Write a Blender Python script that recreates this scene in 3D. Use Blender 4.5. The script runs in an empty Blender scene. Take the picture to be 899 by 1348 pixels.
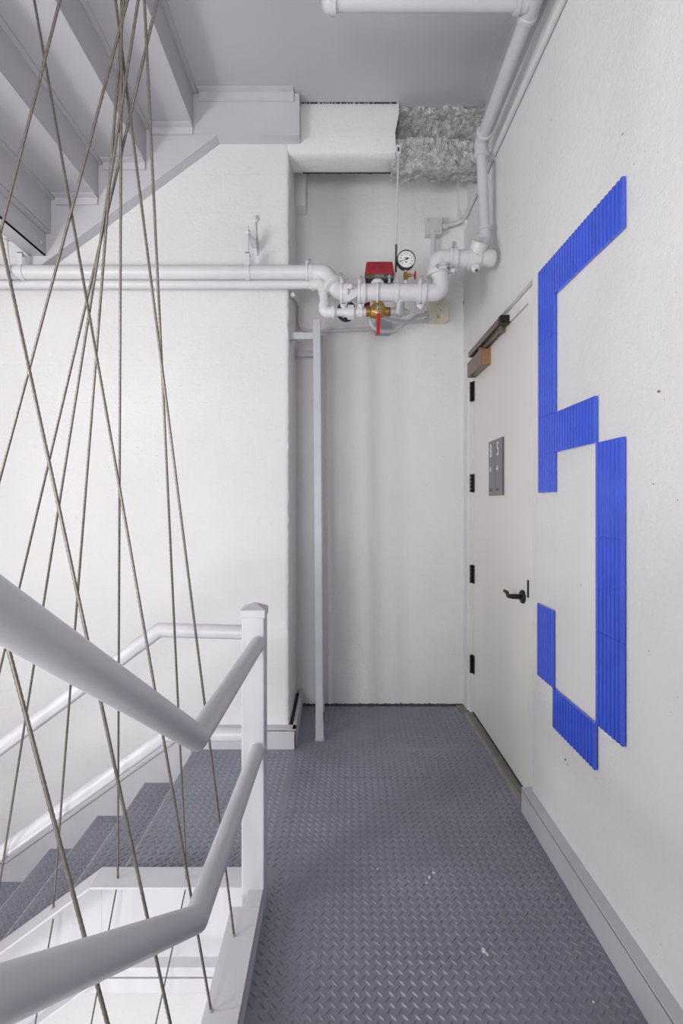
import bpy, bmesh, math, random
from mathutils import Vector, Matrix, noise
random.seed(5)
S = bpy.context.scene
C = S.collection
# ------------------------------------------------------------------ camera, world, lights
F, VX, VY, EYE = 683.0, 443.0, 663.0, 1.28
cam = bpy.data.cameras.new('camera'); co = bpy.data.objects.new('camera', cam); C.objects.link(co)
cam.sensor_fit = 'HORIZONTAL'; cam.sensor_width = 36.0; cam.lens = F/899*36
cam.shift_x = (449.5-VX)/899; cam.shift_y = -(674-VY)/899; cam.clip_start = 0.02
co.location = (0, 0, EYE); co.rotation_euler = (math.pi/2, 0, 0)
S.camera = co
S.view_settings.view_transform = 'Standard'; S.view_settings.look = 'None'
S.view_settings.exposure = 0.12; S.view_settings.gamma = 1.0; S.view_settings.use_curve_mapping = False
w = bpy.data.worlds.new('world'); S.world = w; w.use_nodes = True
w.node_tree.nodes['Background'].inputs[0].default_value = (0.97, 0.97, 1.0, 1)
w.node_tree.nodes['Background'].inputs[1].default_value = 0.10
def area(name, loc, target, sx, sy, power, col=(1, 1, 1)):
    l = bpy.data.lights.new(name, 'AREA'); l.shape = 'RECTANGLE'; l.size = sx; l.size_y = sy
    l.energy = power; l.color = col
    o = bpy.data.objects.new(name, l); C.objects.link(o); o.location = loc
    o.rotation_euler = (Vector(target)-Vector(loc)).to_track_quat('-Z', 'Y').to_euler()
    return o
area('stair_lamp', (-2.1, 0.9, 1.6), (0.8, 1.9, 1.8), 0.20, 0.26, 9.5, (1.0, 0.985, 0.97))
area('left_fill', (-2.6, -0.4, 1.15), (0.8, 1.7, 1.5), 0.9, 1.2, 58, (1.0, 0.985, 0.98))  # added softbox for light from the left; no window is built there
area('alcove_fill', (-0.62, -1.7, 1.0), (0.9, 3.0, 0.8), 0.9, 0.9, 64, (1.0, 0.99, 0.985))  # added fill aimed into the alcove, no fixture behind it
area('stair_lamp_below', (-1.5, 0.6, -2.1), (-0.5, 2.7, -1.9), 0.5, 0.5, 30, (1.0, 0.99, 0.98))

# ------------------------------------------------------------------ materials
def new_mat(name, col, rough=0.5, metal=0.0, bump=None, var=None, spec=0.5, coat=0.0):
    m = bpy.data.materials.new(name); m.use_nodes = True
    nt = m.node_tree; b = nt.nodes['Principled BSDF']
    b.inputs['Base Color'].default_value = (*col, 1); b.inputs['Roughness'].default_value = rough
    b.inputs['Metallic'].default_value = metal; b.inputs['Specular IOR Level'].default_value = spec
    b.inputs['Coat Weight'].default_value = coat
    tc = nt.nodes.new('ShaderNodeTexCoord')
    if var:   # (scale, amount)
        n = nt.nodes.new('ShaderNodeTexNoise'); n.inputs['Scale'].default_value = var[0]; n.inputs['Detail'].default_value = 6
        r = nt.nodes.new('ShaderNodeMapRange'); r.inputs['From Min'].default_value = 0.3; r.inputs['From Max'].default_value = 0.7
        r.inputs['To Min'].default_value = 1-var[1]; r.inputs['To Max'].default_value = 1+var[1]*0.5
        mx = nt.nodes.new('ShaderNodeVectorMath'); mx.operation = 'SCALE'; mx.inputs[0].default_value = col
        nt.links.new(tc.outputs['Object'], n.inputs['Vector']); nt.links.new(n.outputs['Fac'], r.inputs['Value'])
        nt.links.new(r.outputs[0], mx.inputs['Scale']); nt.links.new(mx.outputs[0], b.inputs['Base Color'])
    if bump:  # list of (scale, strength, distance)
        prev = None
        for sc, st, di in bump:
            n = nt.nodes.new('ShaderNodeTexNoise'); n.inputs['Scale'].default_value = sc; n.inputs['Detail'].default_value = 5
            bp = nt.nodes.new('ShaderNodeBump'); bp.inputs['Strength'].default_value = st; bp.inputs['Distance'].default_value = di
            nt.links.new(tc.outputs['Object'], n.inputs['Vector']); nt.links.new(n.outputs['Fac'], bp.inputs['Height'])
            if prev: nt.links.new(prev.outputs[0], bp.inputs['Normal'])
            prev = bp
        nt.links.new(prev.outputs[0], b.inputs['Normal'])
        m['_bump'] = prev.name
    return m
def wall_mat(name, axes, col=(0.765, 0.755, 0.76), joint=0.16):
    """white painted block wall: rough roller texture, faint block joints, tiny pits"""
    m = new_mat(name, col, 0.75, bump=[(6, 0.16, 0.02), (48, 0.34, 0.006), (170, 0.55, 0.003)], var=(2.5, 0.035), spec=0.3)
    nt = m.node_tree; N = nt.nodes; L = nt.links; b = N['Principled BSDF']
    tc = [n for n in N if n.type == 'TEX_COORD'][0]
    sep = N.new('ShaderNodeSeparateXYZ'); cmb = N.new('ShaderNodeCombineXYZ')
    L.new(tc.outputs['Object'], sep.inputs[0]); L.new(sep.outputs[axes[0]], cmb.inputs[0]); L.new(sep.outputs[axes[1]], cmb.inputs[1])
    dn = N.new('ShaderNodeTexNoise'); dn.inputs['Scale'].default_value = 14
    dv = N.new('ShaderNodeVectorMath'); dv.operation = 'SCALE'; dv.inputs['Scale'].default_value = 0.012
    ad = N.new('ShaderNodeVectorMath'); ad.operation = 'ADD'
    L.new(tc.outputs['Object'], dn.inputs['Vector']); L.new(dn.outputs['Color'], dv.inputs[0])
    L.new(cmb.outputs[0], ad.inputs[0]); L.new(dv.outputs[0], ad.inputs[1])
    br = N.new('ShaderNodeTexBrick'); br.inputs['Scale'].default_value = 1.0
    br.inputs['Brick Width'].default_value = 0.405; br.inputs['Row Height'].default_value = 0.203
    br.inputs['Mortar Size'].default_value = 0.006; br.inputs['Mortar Smooth'].default_value = 1.0
    L.new(ad.outputs[0], br.inputs['Vector'])
    bp = N.new('ShaderNodeBump'); bp.invert = True; bp.inputs['Strength'].default_value = joint; bp.inputs['Distance'].default_value = 0.004
    L.new(br.outputs['Fac'], bp.inputs['Height']); L.new(N[m['_bump']].outputs[0], bp.inputs['Normal'])
    # pits
    vo = N.new('ShaderNodeTexVoronoi'); vo.inputs['Scale'].default_value = 26; L.new(tc.outputs['Object'], vo.inputs['Vector'])
    lt = N.new('ShaderNodeMath'); lt.operation = 'LESS_THAN'; lt.inputs[1].default_value = 0.055; L.new(vo.outputs['Distance'], lt.inputs[0])
    gn = N.new('ShaderNodeTexNoise'); gn.inputs['Scale'].default_value = 2.2; L.new(tc.outputs['Object'], gn.inputs['Vector'])
    gt = N.new('ShaderNodeMath'); gt.operation = 'GREATER_THAN'; gt.inputs[1].default_value = 0.60; L.new(gn.outputs['Fac'], gt.inputs[0])
    ml = N.new('ShaderNodeMath'); ml.operation = 'MULTIPLY'; L.new(lt.outputs[0], ml.inputs[0]); L.new(gt.outputs[0], ml.inputs[1])
    mm = N.new('ShaderNodeMath'); mm.operation = 'MULTIPLY'; mm.inputs[1].default_value = 0.55; L.new(ml.outputs[0], mm.inputs[0])
    mix = N.new('ShaderNodeMix'); mix.data_type = 'RGBA'; mix.inputs['B'].default_value = (0.28, 0.26, 0.25, 1)
    src = b.inputs['Base Color'].links[0].from_socket
    L.new(mm.outputs[0], mix.inputs['Factor']); L.new(src, mix.inputs['A']); L.new(mix.outputs['Result'], b.inputs['Base Color'])
    L.new(bp.outputs[0], b.inputs['Normal'])
    return m
M = {}
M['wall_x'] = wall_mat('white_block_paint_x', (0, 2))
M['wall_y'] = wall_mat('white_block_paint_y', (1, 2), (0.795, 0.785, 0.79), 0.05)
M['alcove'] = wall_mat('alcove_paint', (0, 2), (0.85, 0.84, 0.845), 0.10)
M['steel'] = new_mat('pale_grey_steel_paint', (0.58, 0.575, 0.61), 0.42, bump=[(18, 0.05, 0.01), (120, 0.06, 0.001)], var=(5, 0.05))
M['deck'] = new_mat('grey_steel_underside', (0.50, 0.49, 0.52), 0.5, bump=[(6, 0.05, 0.02)], var=(2, 0.04))
M['rail'] = new_mat('rail_paint', (0.53, 0.53, 0.565), 0.34, bump=[(25, 0.06, 0.006), (200, 0.05, 0.0006)], var=(9, 0.04))
M['pipe'] = new_mat('pipe_paint', (0.67, 0.665, 0.685), 0.38, bump=[(40, 0.08, 0.003)], var=(12, 0.04))
M['strut'] = new_mat('strut_paint', (0.52, 0.53, 0.57), 0.42, var=(8, 0.05))
M['cream_door'] = new_mat('door_enamel', (0.83, 0.81, 0.785), 0.42, bump=[(300, 0.05, 0.0004)], var=(1.5, 0.02))
M['frame'] = new_mat('frame_enamel', (0.82, 0.81, 0.79), 0.45, var=(10, 0.04))
M['black'] = new_mat('oil_rubbed_bronze', (0.022, 0.02, 0.022), 0.38, metal=0.5)
M['bronze'] = new_mat('bronze_paint', (0.23, 0.165, 0.125), 0.38, metal=0.55, var=(30, 0.06))
M['bronze_lit'] = new_mat('lit_bronze', (0.42, 0.25, 0.13), 0.4, metal=0.6)  # same bronze made lighter: light on the closer's end face put into the colour
M['alu'] = new_mat('threshold_metal', (0.36, 0.35, 0.325), 0.4, metal=0.5, var=(20, 0.15))
M['dark'] = new_mat('dark_gap', (0.06, 0.055, 0.055), 0.8)
M['red'] = new_mat('red_enamel', (0.29, 0.022, 0.028), 0.36, var=(30, 0.15))
M['redlever'] = new_mat('red_vinyl', (0.50, 0.016, 0.02), 0.3)
M['brass'] = new_mat('brass', (0.42, 0.25, 0.085), 0.36, metal=0.75, var=(60, 0.2))
M['chrome'] = new_mat('chrome', (0.62, 0.62, 0.64), 0.16, metal=1.0)
M['galv'] = new_mat('galvanized', (0.40, 0.41, 0.41), 0.5, metal=0.3, var=(50, 0.15))
M['blackplastic'] = new_mat('black_handwheel', (0.015, 0.015, 0.017), 0.5)
M['dial'] = new_mat('dial_white', (0.80, 0.80, 0.79), 0.35)
M['ink'] = new_mat('ink', (0.02, 0.02, 0.022), 0.6)
M['cream'] = new_mat('cream_enamel', (0.74, 0.69, 0.60), 0.45, var=(30, 0.03))
M['greybox'] = new_mat('galvanized_box', (0.34, 0.39, 0.43), 0.35, metal=0.4)
M['sign'] = new_mat('sign_plastic', (0.235, 0.23, 0.245), 0.5)
M['signedge'] = new_mat('sign_edge', (0.11, 0.11, 0.125), 0.5)
M['white'] = new_mat('white_print', (0.85, 0.85, 0.85), 0.5)
M['threaded'] = new_mat('rusty_thread', (0.12, 0.10, 0.085), 0.6, metal=0.4)
M['pinkstain'] = new_mat('faded_red_print', (0.70, 0.34, 0.31), 0.5)
M['cable'] = new_mat('steel_cable', (0.20, 0.183, 0.155), 0.42, metal=0.55, var=(90, 0.25))
M['ferrule'] = new_mat('cable_ferrule', (0.5, 0.5, 0.48), 0.3, metal=0.9)
# blue glossy plastic
M['blue'] = new_mat('blue_glossy_plastic', (0.055, 0.125, 0.76), 0.24, bump=[(35, 0.10, 0.004)], var=(14, 0.08), spec=0.6, coat=0.25)
# floor: grey-blue paint with scuffs and paint specks
def floor_mat():
    m = new_mat('grey_deck_paint', (0.250, 0.257, 0.318), 0.30, bump=[(14, 0.08, 0.01), (140, 0.12, 0.0008)], var=(3.2, 0.12))
    nt = m.node_tree; N = nt.nodes; L = nt.links; b = N['Principled BSDF']
    tc = [n for n in N if n.type == 'TEX_COORD'][0]; src = b.inputs['Base Color'].links[0].from_socket
    for sc, th, gth, col, amt in ((34, 0.05, 0.58, (0.04, 0.038, 0.038, 1), 0.8), (17, 0.035, 0.56, (0.6, 0.6, 0.62, 1), 0.7), (9, 0.06, 0.62, (0.16, 0.145, 0.12, 1), 0.55)):
        vo = N.new('ShaderNodeTexVoronoi'); vo.inputs['Scale'].default_value = sc
        dn = N.new('ShaderNodeTexNoise'); dn.inputs['Scale'].default_value = 60
        mv = N.new('ShaderNodeVectorMath'); mv.operation = 'MULTIPLY_ADD'; mv.inputs[1].default_value = (0.02, 0.02, 0.02)
        L.new(tc.outputs['Object'], dn.inputs['Vector']); L.new(dn.outputs['Color'], mv.inputs[0]); L.new(tc.outputs['Object'], mv.inputs[2])
        L.new(mv.outputs[0], vo.inputs['Vector'])
        lt = N.new('ShaderNodeMath'); lt.operation = 'LESS_THAN'; lt.inputs[1].default_value = th*1.4; L.new(vo.outputs['Distance'], lt.inputs[0])
        gn = N.new('ShaderNodeTexNoise'); gn.inputs['Scale'].default_value = 3.1+sc*0.05; L.new(tc.outputs['Object'], gn.inputs['Vector'])
        gt = N.new('ShaderNodeMath'); gt.operation = 'GREATER_THAN'; gt.inputs[1].default_value = gth; L.new(gn.outputs['Fac'], gt.inputs[0])
        ml = N.new('ShaderNodeMath'); ml.operation = 'MULTIPLY'; L.new(lt.outputs[0], ml.inputs[0]); L.new(gt.outputs[0], ml.inputs[1])
        mm = N.new('ShaderNodeMath'); mm.operation = 'MULTIPLY'; mm.inputs[1].default_value = amt; L.new(ml.outputs[0], mm.inputs[0])
        mix = N.new('ShaderNodeMix'); mix.data_type = 'RGBA'; mix.inputs['B'].default_value = col
        L.new(mm.outputs[0], mix.inputs['Factor']); L.new(src, mix.inputs['A']); src = mix.outputs['Result']
    L.new(src, b.inputs['Base Color'])
    return m
M['floor'] = floor_mat()
M['worn'] = new_mat('worn_edge', (0.48, 0.48, 0.50), 0.4, var=(60, 0.3))
M['brown'] = new_mat('brown_mark', (0.25, 0.17, 0.13), 0.8)
def concrete_mat():
    m = new_mat('raw_concrete', (0.42, 0.40, 0.38), 0.9, bump=[(40, 0.9, 0.02), (160, 0.8, 0.006)], spec=0.2)
    nt = m.node_tree; N = nt.nodes; L = nt.links; b = N['Principled BSDF']
    tc = [n for n in N if n.type == 'TEX_COORD'][0]
    n = N.new('ShaderNodeTexNoise'); n.inputs['Scale'].default_value = 28; n.inputs['Detail'].default_value = 9; n.inputs['Roughness'].default_value = 0.7
    L.new(tc.outputs['Object'], n.inputs['Vector'])
    r = N.new('ShaderNodeValToRGB'); e = r.color_ramp.elements
    e[0].position = 0.25; e[0].color = (0.27, 0.262, 0.255, 1); e[1].position = 0.68; e[1].color = (0.86, 0.855, 0.85, 1)
    x = e.new(0.5); x.color = (0.56, 0.55, 0.54, 1)
    L.new(n.outputs['Fac'], r.inputs[0]); L.new(r.outputs[0], b.inputs['Base Color'])
    return m
M['concrete'] = concrete_mat()

# ------------------------------------------------------------------ helpers
def P(px, py, Z):
    """a point measured in the photograph at a known distance, as a world position"""
    return Vector(((px-VX)*Z/F, Z, EYE-(py-VY)*Z/F))
class MB:
    def __init__(s): s.v = []; s.f = []
    def add(s, vs, fs):
        n = len(s.v); s.v += [tuple(v) for v in vs]; s.f += [tuple(i+n for i in f) for f in fs]; return s
    def box(s, x0, x1, y0, y1, z0, z1):
        vs = [(x, y, z) for z in (z0, z1) for y in (y0, y1) for x in (x0, x1)]
        return s.add(vs, [(0, 2, 3, 1), (4, 5, 7, 6), (0, 1, 5, 4), (2, 6, 7, 3), (0, 4, 6, 2), (1, 3, 7, 5)])
    def obox(s, c, ax, ay, az):   # oriented box: centre and three half-axis vectors
        c = Vector(c); ax, ay, az = Vector(ax), Vector(ay), Vector(az)
        vs = [c+ax*i+ay*j+az*k for k in (-1, 1) for j in (-1, 1) for i in (-1, 1)]
        return s.add(vs, [(0, 2, 3, 1), (4, 5, 7, 6), (0, 1, 5, 4), (2, 6, 7, 3), (0, 4, 6, 2), (1, 3, 7, 5)])
    def prism(s, poly, axis, a, b):   # poly in the two other axes, extruded along axis
        def mk(p, t):
            return {'x': (t, p[0], p[1]), 'y': (p[0], t, p[1]), 'z': (p[0], p[1], t)}[axis]
        n = len(poly); vs = [mk(p, a) for p in poly]+[mk(p, b) for p in poly]
        fs = [tuple(range(n)), tuple(range(2*n-1, n-1, -1))]+[(i, i+n, (i+1) % n+n, (i+1) % n) for i in range(n)]
        return s.add(vs, fs)
    def sweep(s, pts, r, n=16, cap=True, radii=None, lobes=None, twist=0.0):
        pts = [Vector(p) for p in pts]; ds = [(pts[i+1]-pts[i]).normalized() for i in range(len(pts)-1)]
        d = ds[0]; u = d.orthogonal().normalized(); vv = d.cross(u)
        def rad(k, i):
            rr = radii[i]/r if radii else 1.0
            return rr*(r if not lobes else r*(1.0 if k % 2 else lobes))
        offs = [(math.cos(2*math.pi*k/n), math.sin(2*math.pi*k/n)) for k in range(n)]
        if radii or lobes:   # per-ring frames, transported
            rings = []; uu = u
            for i, p in enumerate(pts):
                t = ds[0] if i == 0 else ds[-1] if i == len(pts)-1 else (ds[i-1]+ds[i]).normalized()
                uu = (uu-t*uu.dot(t)).normalized(); ww = t.cross(uu); a = twist*i
                rings.append([p+(uu*math.cos(2*math.pi*k/n+a)+ww*math.sin(2*math.pi*k/n+a))*rad(k, i) for k in range(n)])
        else:                # mitred
            rings = [[pts[0]+(u*a+vv*b)*r for a, b in offs]]
            for i in range(1, len(pts)):
                d = ds[i-1]; nrm = d if i == len(pts)-1 else (ds[i-1]+ds[i]).normalized()
                rings.append([q+d*((pts[i]-q).dot(nrm)/d.dot(nrm)) for q in rings[-1]])
        vs = [q for rg in rings for q in rg]; fs = []
        for i in range(len(rings)-1):
            for k in range(n):
                a = i*n+k; b = i*n+(k+1) % n
                fs.append((a, b, b+n, a+n))
        if cap: fs += [tuple(range(n-1, -1, -1)), tuple(range((len(rings)-1)*n, len(rings)*n))]
        return s.add(vs, fs)
    def cyl(s, a, b, r, n=20, r2=None):
        a, b = Vector(a), Vector(b)
        if r2 is None: return s.sweep([a, b], r, n)
        return s.sweep([a, b], r, n, radii=[r, r2])
    def lathe(s, origin, axis, prof, n=24):   # prof: list of (distance along axis, radius)
        o = Vector(origin); t = Vector(axis).normalized(); u = t.orthogonal().normalized(); ww = t.cross(u); vs = []; fs = []
        for h, r in prof:
            for k in range(n):
                a = 2*math.pi*k/n; vs.append(o+t*h+(u*math.cos(a)+ww*math.sin(a))*max(r, 1e-4))
        for i in range(len(prof)-1):
            for k in range(n):
                a = i*n+k; b = i*n+(k+1) % n; fs.append((a, b, b+n, a+n))
        fs += [tuple(range(n-1, -1, -1)), tuple(range((len(prof)-1)*n, len(prof)*n))]
        return s.add(vs, fs)
    def build(s, name, mat, parent=None, smooth=35, bevel=0.0, seg=2):
        me = bpy.data.meshes.new(name); me.from_pydata(s.v, [], s.f); me.validate(); me.update()
        bm = bmesh.new(); bm.from_mesh(me); bmesh.ops.recalc_face_normals(bm, faces=bm.faces); bm.to_mesh(me); bm.free()
        me.materials.append(M[mat] if isinstance(mat, str) else mat)
        if smooth:
            me.polygons.foreach_set('use_smooth', [True]*len(me.polygons)); me.set_sharp_from_angle(angle=math.radians(smooth))
        o = bpy.data.objects.new(name, me); C.objects.link(o)
        if parent: o.parent = parent; o.matrix_parent_inverse = Matrix.Translation(parent.location).inverted() if parent.type == 'EMPTY' else Matrix()
        if bevel:
            b = o.modifiers.new('bevel', 'BEVEL'); b.width = bevel; b.segments = seg; b.limit_method = 'ANGLE'; b.angle_limit = math.radians(40)
        return o
def tag(o, label=None, cat=None, group=None, kind=None):
    if label: o['label'] = label
    if cat: o['category'] = cat
    if group: o['group'] = group
    if kind: o['kind'] = kind
    return o
def thing(name, loc, label, cat, group=None):
    o = bpy.data.objects.new(name, None); C.objects.link(o); o.location = loc; o.empty_display_size = 0.05
    return tag(o, label, cat, group)
def struct(o): o['kind'] = 'structure'; return o
def fillet(pts, r, n=6):
    pts = [Vector(p) for p in pts]; out = [pts[0]]
    for i in range(1, len(pts)-1):
        p = pts[i]; a = (pts[i-1]-p); b = (pts[i+1]-p); la, lb = a.length, b.length; a.normalize(); b.normalize()
        ang = a.angle(b); t = min(r/math.tan(ang/2), la*0.49, lb*0.49)
        p0, p2 = p+a*t, p+b*t
        for k in range(n+1):
            q = k/n; out.append(p0*(1-q)**2+p*2*q*(1-q)+p2*q*q)
    out.append(pts[-1]); return out
def rough_edge(n, amp, seed):
    return [amp*noise.noise(Vector((i*0.9, seed, 0))) + amp*0.6*noise.noise(Vector((i*2.3, seed+7, 0))) for i in range(n)]

# ------------------------------------------------------------------ room
XW, ZB, ZC = 0.806, 3.29, 2.767      # right wall, alcove back wall, column face
CEIL = 3.42
def column_wall():
    b = MB(); b.box(-2.95, -0.275, ZC, 3.6, -3.5, 5.0)
    # corner with a chipped plaster arris
    n = 260; zs = [-3.5+8.5*i/(n-1) for i in range(n)]; e = rough_edge(n, 0.006, 3); g = rough_edge(n, 0.006, 11)
    vs = []
    for i, z in enumerate(zs):
        xo = -0.255+e[i]*1.1
        vs += [(-0.275, ZC, z), (xo-0.006, ZC+0.001, z), (xo, ZC+0.008+abs(g[i])*0.6, z), (-0.255, ZC+0.03, z), (-0.255, 3.4, z), (-0.275, 3.4, z)]
    fs = []
    for i in range(n-1):
        for k in range(5):
            a = i*6+k; fs.append((a, a+1, a+7, a+6))
    b.add(vs, fs)
    return b
struct(column_wall().build('wall_back', 'wall_x', smooth=50))
b = MB(); b.box(-0.30, 1.0, ZB, ZB+0.2, -3.5, 5.0); struct(b.build('wall_alcove', 'alcove'))
b = MB(); b.box(XW, 1.05, -2.0, 2.135, -3.5, 5.0); b.box(XW, 1.05, 2.135, 3.205, 2.205, 5.0); b.box(XW, 1.05, 3.205, 3.5, -3.5, 5.0); b.box(XW+0.06, 1.05, 2.135, 3.205, -3.5, 0.0)
struct(b.build('wall_right', 'wall_y'))
b = MB(); b.box(-2.95, -2.75, -2.0, 2.8, -3.5, 5.0); struct(b.build('wall_left', 'wall_y'))
b = MB(); b.box(-2.95, 1.05, -2.2, -2.0, -3.5, 5.0); struct(b.build('wall_front', 'wall_x'))
# lintel over the alcove: painted plaster, its right half broken away to raw concrete
def lintel():
    b = MB(); nx, prof = 40, [(2.80, 3.50), (2.775, 3.42), (ZC-0.003, 3.36), (ZC-0.002, 3.26), (ZC+0.000, 3.165), (ZC+0.012, 3.150), (ZC+0.05, 3.146), (2.90, 3.143), (2.93, 3.15), (2.93, 3.5)]
    vs = []; fs = []
    for i in range(nx+1):
        x = -0.262+(0.322+0.262)*i/nx
        for j, (y, z) in enumerate(prof):
            d = noise.noise(Vector((x*7, y*9, z*7)))*0.005
            xx = x
            if i == nx: xx += 0.012*noise.noise(Vector((z*25, y*25, 2)))+(0.012 if z > 3.3 else -0.004)
            vs.append((xx, y+(d if 0 < j < 5 else 0), z+(d if 4 < j < 8 else 0)))
    m = len(prof)
    for i in range(nx):
        for j in range(m-1):
            a = i*m+j; fs.append((a, a+m, a+m+1, a+1))
    fs.append(tuple(range(m-1, -1, -1))); fs.append(tuple(nx*m+k for k in range(m)))
    return b.add(vs, fs)
struct(lintel().build('trim_1', 'wall_x', smooth=50))
def broken():
    b = MB(); nx = 150
    key = [(2.80, 3.47), (2.80, 3.400), (2.85, 3.392), (2.90, 3.36), (2.93, 3.33), (2.965, 3.275), (2.95, 3.252), (2.81, 3.258), (2.795, 3.245), (2.805, 3.19), (2.83, 3.125), (2.86, 3.110), (2.96, 3.12)]
    prof = []
    for (a, c) in zip(key, key[1:]):
        k = max(2, int((Vector(c)-Vector(a)).length/0.006))
        prof += [(a[0]+(c[0]-a[0])*t/k, a[1]+(c[1]-a[1])*t/k) for t in range(k)]
    prof.append(key[-1]); m = len(prof); vs = []; fs = []
    for i in range(nx+1):
        x = 0.30+(0.815-0.30)*i/nx
        for y, z in prof:
            p = Vector((x, y, z))
            d = noise.fractal(p*9, 0.7, 2.2, 6)*0.026 - abs(noise.noise(Vector((x*7, 3, z*26))))*0.012 + noise.noise(p*70)*0.007
            left = 0.02*noise.noise(Vector((z*30, 5, y*20))) if i == 0 else 0
            vs.append((x+left+noise.noise(p*30+Vector((9, 0, 0)))*0.004, y+d, z+noise.fractal(p*16+Vector((0, 4, 0)), 1, 2, 3)*0.008))
    for i in range(nx):
        for j in range(m-1):
            a = i*m+j; fs.append((a, a+m, a+m+1, a+1))
    return b.add(vs, fs)
struct(broken().build('trim_2', 'concrete', smooth=60))
# rubble lumps at the break beside the anchor
bb = MB()
for i in range(26):
    c = Vector((0.325+random.uniform(-0.03, 0.035), 2.80+random.uniform(-0.02, 0.03), 3.185+random.uniform(-0.045, 0.05)))
    bb.lathe(c, (random.uniform(-1, 1), random.uniform(-1, 1), random.uniform(-1, 1)), [(-0.008, 0.002), (-0.004, 0.007), (0.003, 0.008), (0.008, 0.002)], 6)
struct(bb.build('trim_3', 'concrete', smooth=0))
# small pier and drop at the alcove's inner corners
b = MB(); b.box(-0.262, -0.192, 3.17, 3.30, 3.108, 3.6); struct(b.build('trim_4', 'alcove', bevel=0.006))
b = MB(); b.prism([(0.755, 3.3), (0.82, 3.3), (0.82, 2.96), (0.765, 3.10)], 'y', 3.2, 3.30); struct(b.build('trim_5', 'alcove', bevel=0.004))
# ceiling: steel landing plate overhead with the channel along the right wall
b = MB(); b.box(-0.745, 0.79, 1.55, 2.80, CEIL, CEIL+0.012); struct(b.build('ceiling', 'deck'))
cb = MB(); cb.box(0.783, 0.791, 0.9, 2.735, 3.205, 3.42); cb.box(0.783, 0.808, 0.9, 2.735, 3.197, 3.207); cb.box(0.745, 0.79, 0.9, 2.75, 3.412, 3.4195)
struct(cb.build('trim_6', 'deck'))
# channel on the column carrying the landing overhead
cb = MB(); cb.box(-0.76, -0.2025, 2.700, 2.708, 3.2065, 3.416); cb.box(-0.76, -0.2025, 2.700, 2.765, 3.197, 3.206)
cb.box(-0.202, -0.194, 2.700, 2.766, 3.197, 3.416)
land = struct(cb.build('trim_7', 'steel'))
cb = MB(); cb.box(-0.715, -0.222, 2.655, 2.700, 3.413, 3.4195); cb.box(-0.715, -0.222, 2.690, 2.699, 3.370, 3.413); cb.build('angle_bracket', 'steel', land)

# floor plate, diamond lugs
floor_poly = [(-0.745, 1.716), (-0.229, 1.716), (-0.229, 0.93), (0.79, 0.93), (0.79, 2.20), (0.80, 3.30), (-0.26, 3.30), (-0.26, 2.765), (-0.745, 2.765)]
b = MB(); b.prism(floor_poly, 'z', -0.008, 0.0); floor = struct(b.build('floor', 'floor', smooth=0))
def lugs(regions, name, parent, z=0.0, ang=0.0):
    b = MB(); p = 0.0302; L, W, H = 0.0132, 0.0037, 0.0033
    for (x0, x1, y0, y1) in regions:
        i0, i1 = int(x0/p)-2, int(x1/p)+2; j0, j1 = int(y0/p)-2, int(y1/p)+2
        for i in range(i0, i1):
            for j in range(j0, j1):
                for h in (0, 1):
                    cx, cy = (i+0.5*h)*p+0.0009*j, (j+0.5*h)*p*1.03
                    if not (x0+0.010 < cx < x1-0.010 and y0+0.010 < cy < y1-0.010): continue
                    a = math.radians(47 if h == 0 else 133); ux, uy = math.cos(a), math.sin(a)
                    def q(u, v, zz): return (cx+ux*u-uy*v, cy+uy*u+ux*v, z+zz)
                    b.add([q(-L, 0, 0), q(-L*0.45, W*0.9, 0), q(L*0.45, W*0.9, 0), q(L, 0, 0), q(L*0.45, -W*0.9, 0), q(-L*0.45, -W*0.9, 0), q(-L*0.5, 0, H), q(L*0.5, 0, H)],
                          [(0, 6, 1), (1, 6, 7, 2), (2, 7, 3), (3, 7, 4), (4, 7, 6, 5), (5, 6, 0)])
    o = b.build(name, 'floor', parent, smooth=0); o['kind'] = 'stuff'; return o
lugs([(-0.745, -0.229, 1.72, 2.70), (-0.229, 0.765, 0.95, 2.16), (-0.229, 0.785, 2.16, 2.70), (-0.20, 0.785, 2.70, 3.28)], 'tread_lugs', floor)
# ragged dark joint along the alcove wall foot
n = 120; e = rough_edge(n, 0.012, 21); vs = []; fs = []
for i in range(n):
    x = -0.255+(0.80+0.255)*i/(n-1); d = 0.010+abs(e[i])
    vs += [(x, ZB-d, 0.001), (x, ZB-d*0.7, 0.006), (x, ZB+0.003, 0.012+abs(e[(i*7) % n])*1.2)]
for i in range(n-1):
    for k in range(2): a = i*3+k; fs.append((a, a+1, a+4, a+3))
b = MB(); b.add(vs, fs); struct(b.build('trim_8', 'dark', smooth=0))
nb = MB(); ne = rough_edge(80, 0.0012, 77)
for k in range(80): nb.box(-0.7458, -0.7415+ne[k], 1.722+0.978*k/80, 1.722+0.978*(k+1)/80, -0.003, 0.0006)
nb = nb.build('worn_nosing', 'worn', floor, smooth=0); nb['kind'] = 'stuff'
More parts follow.
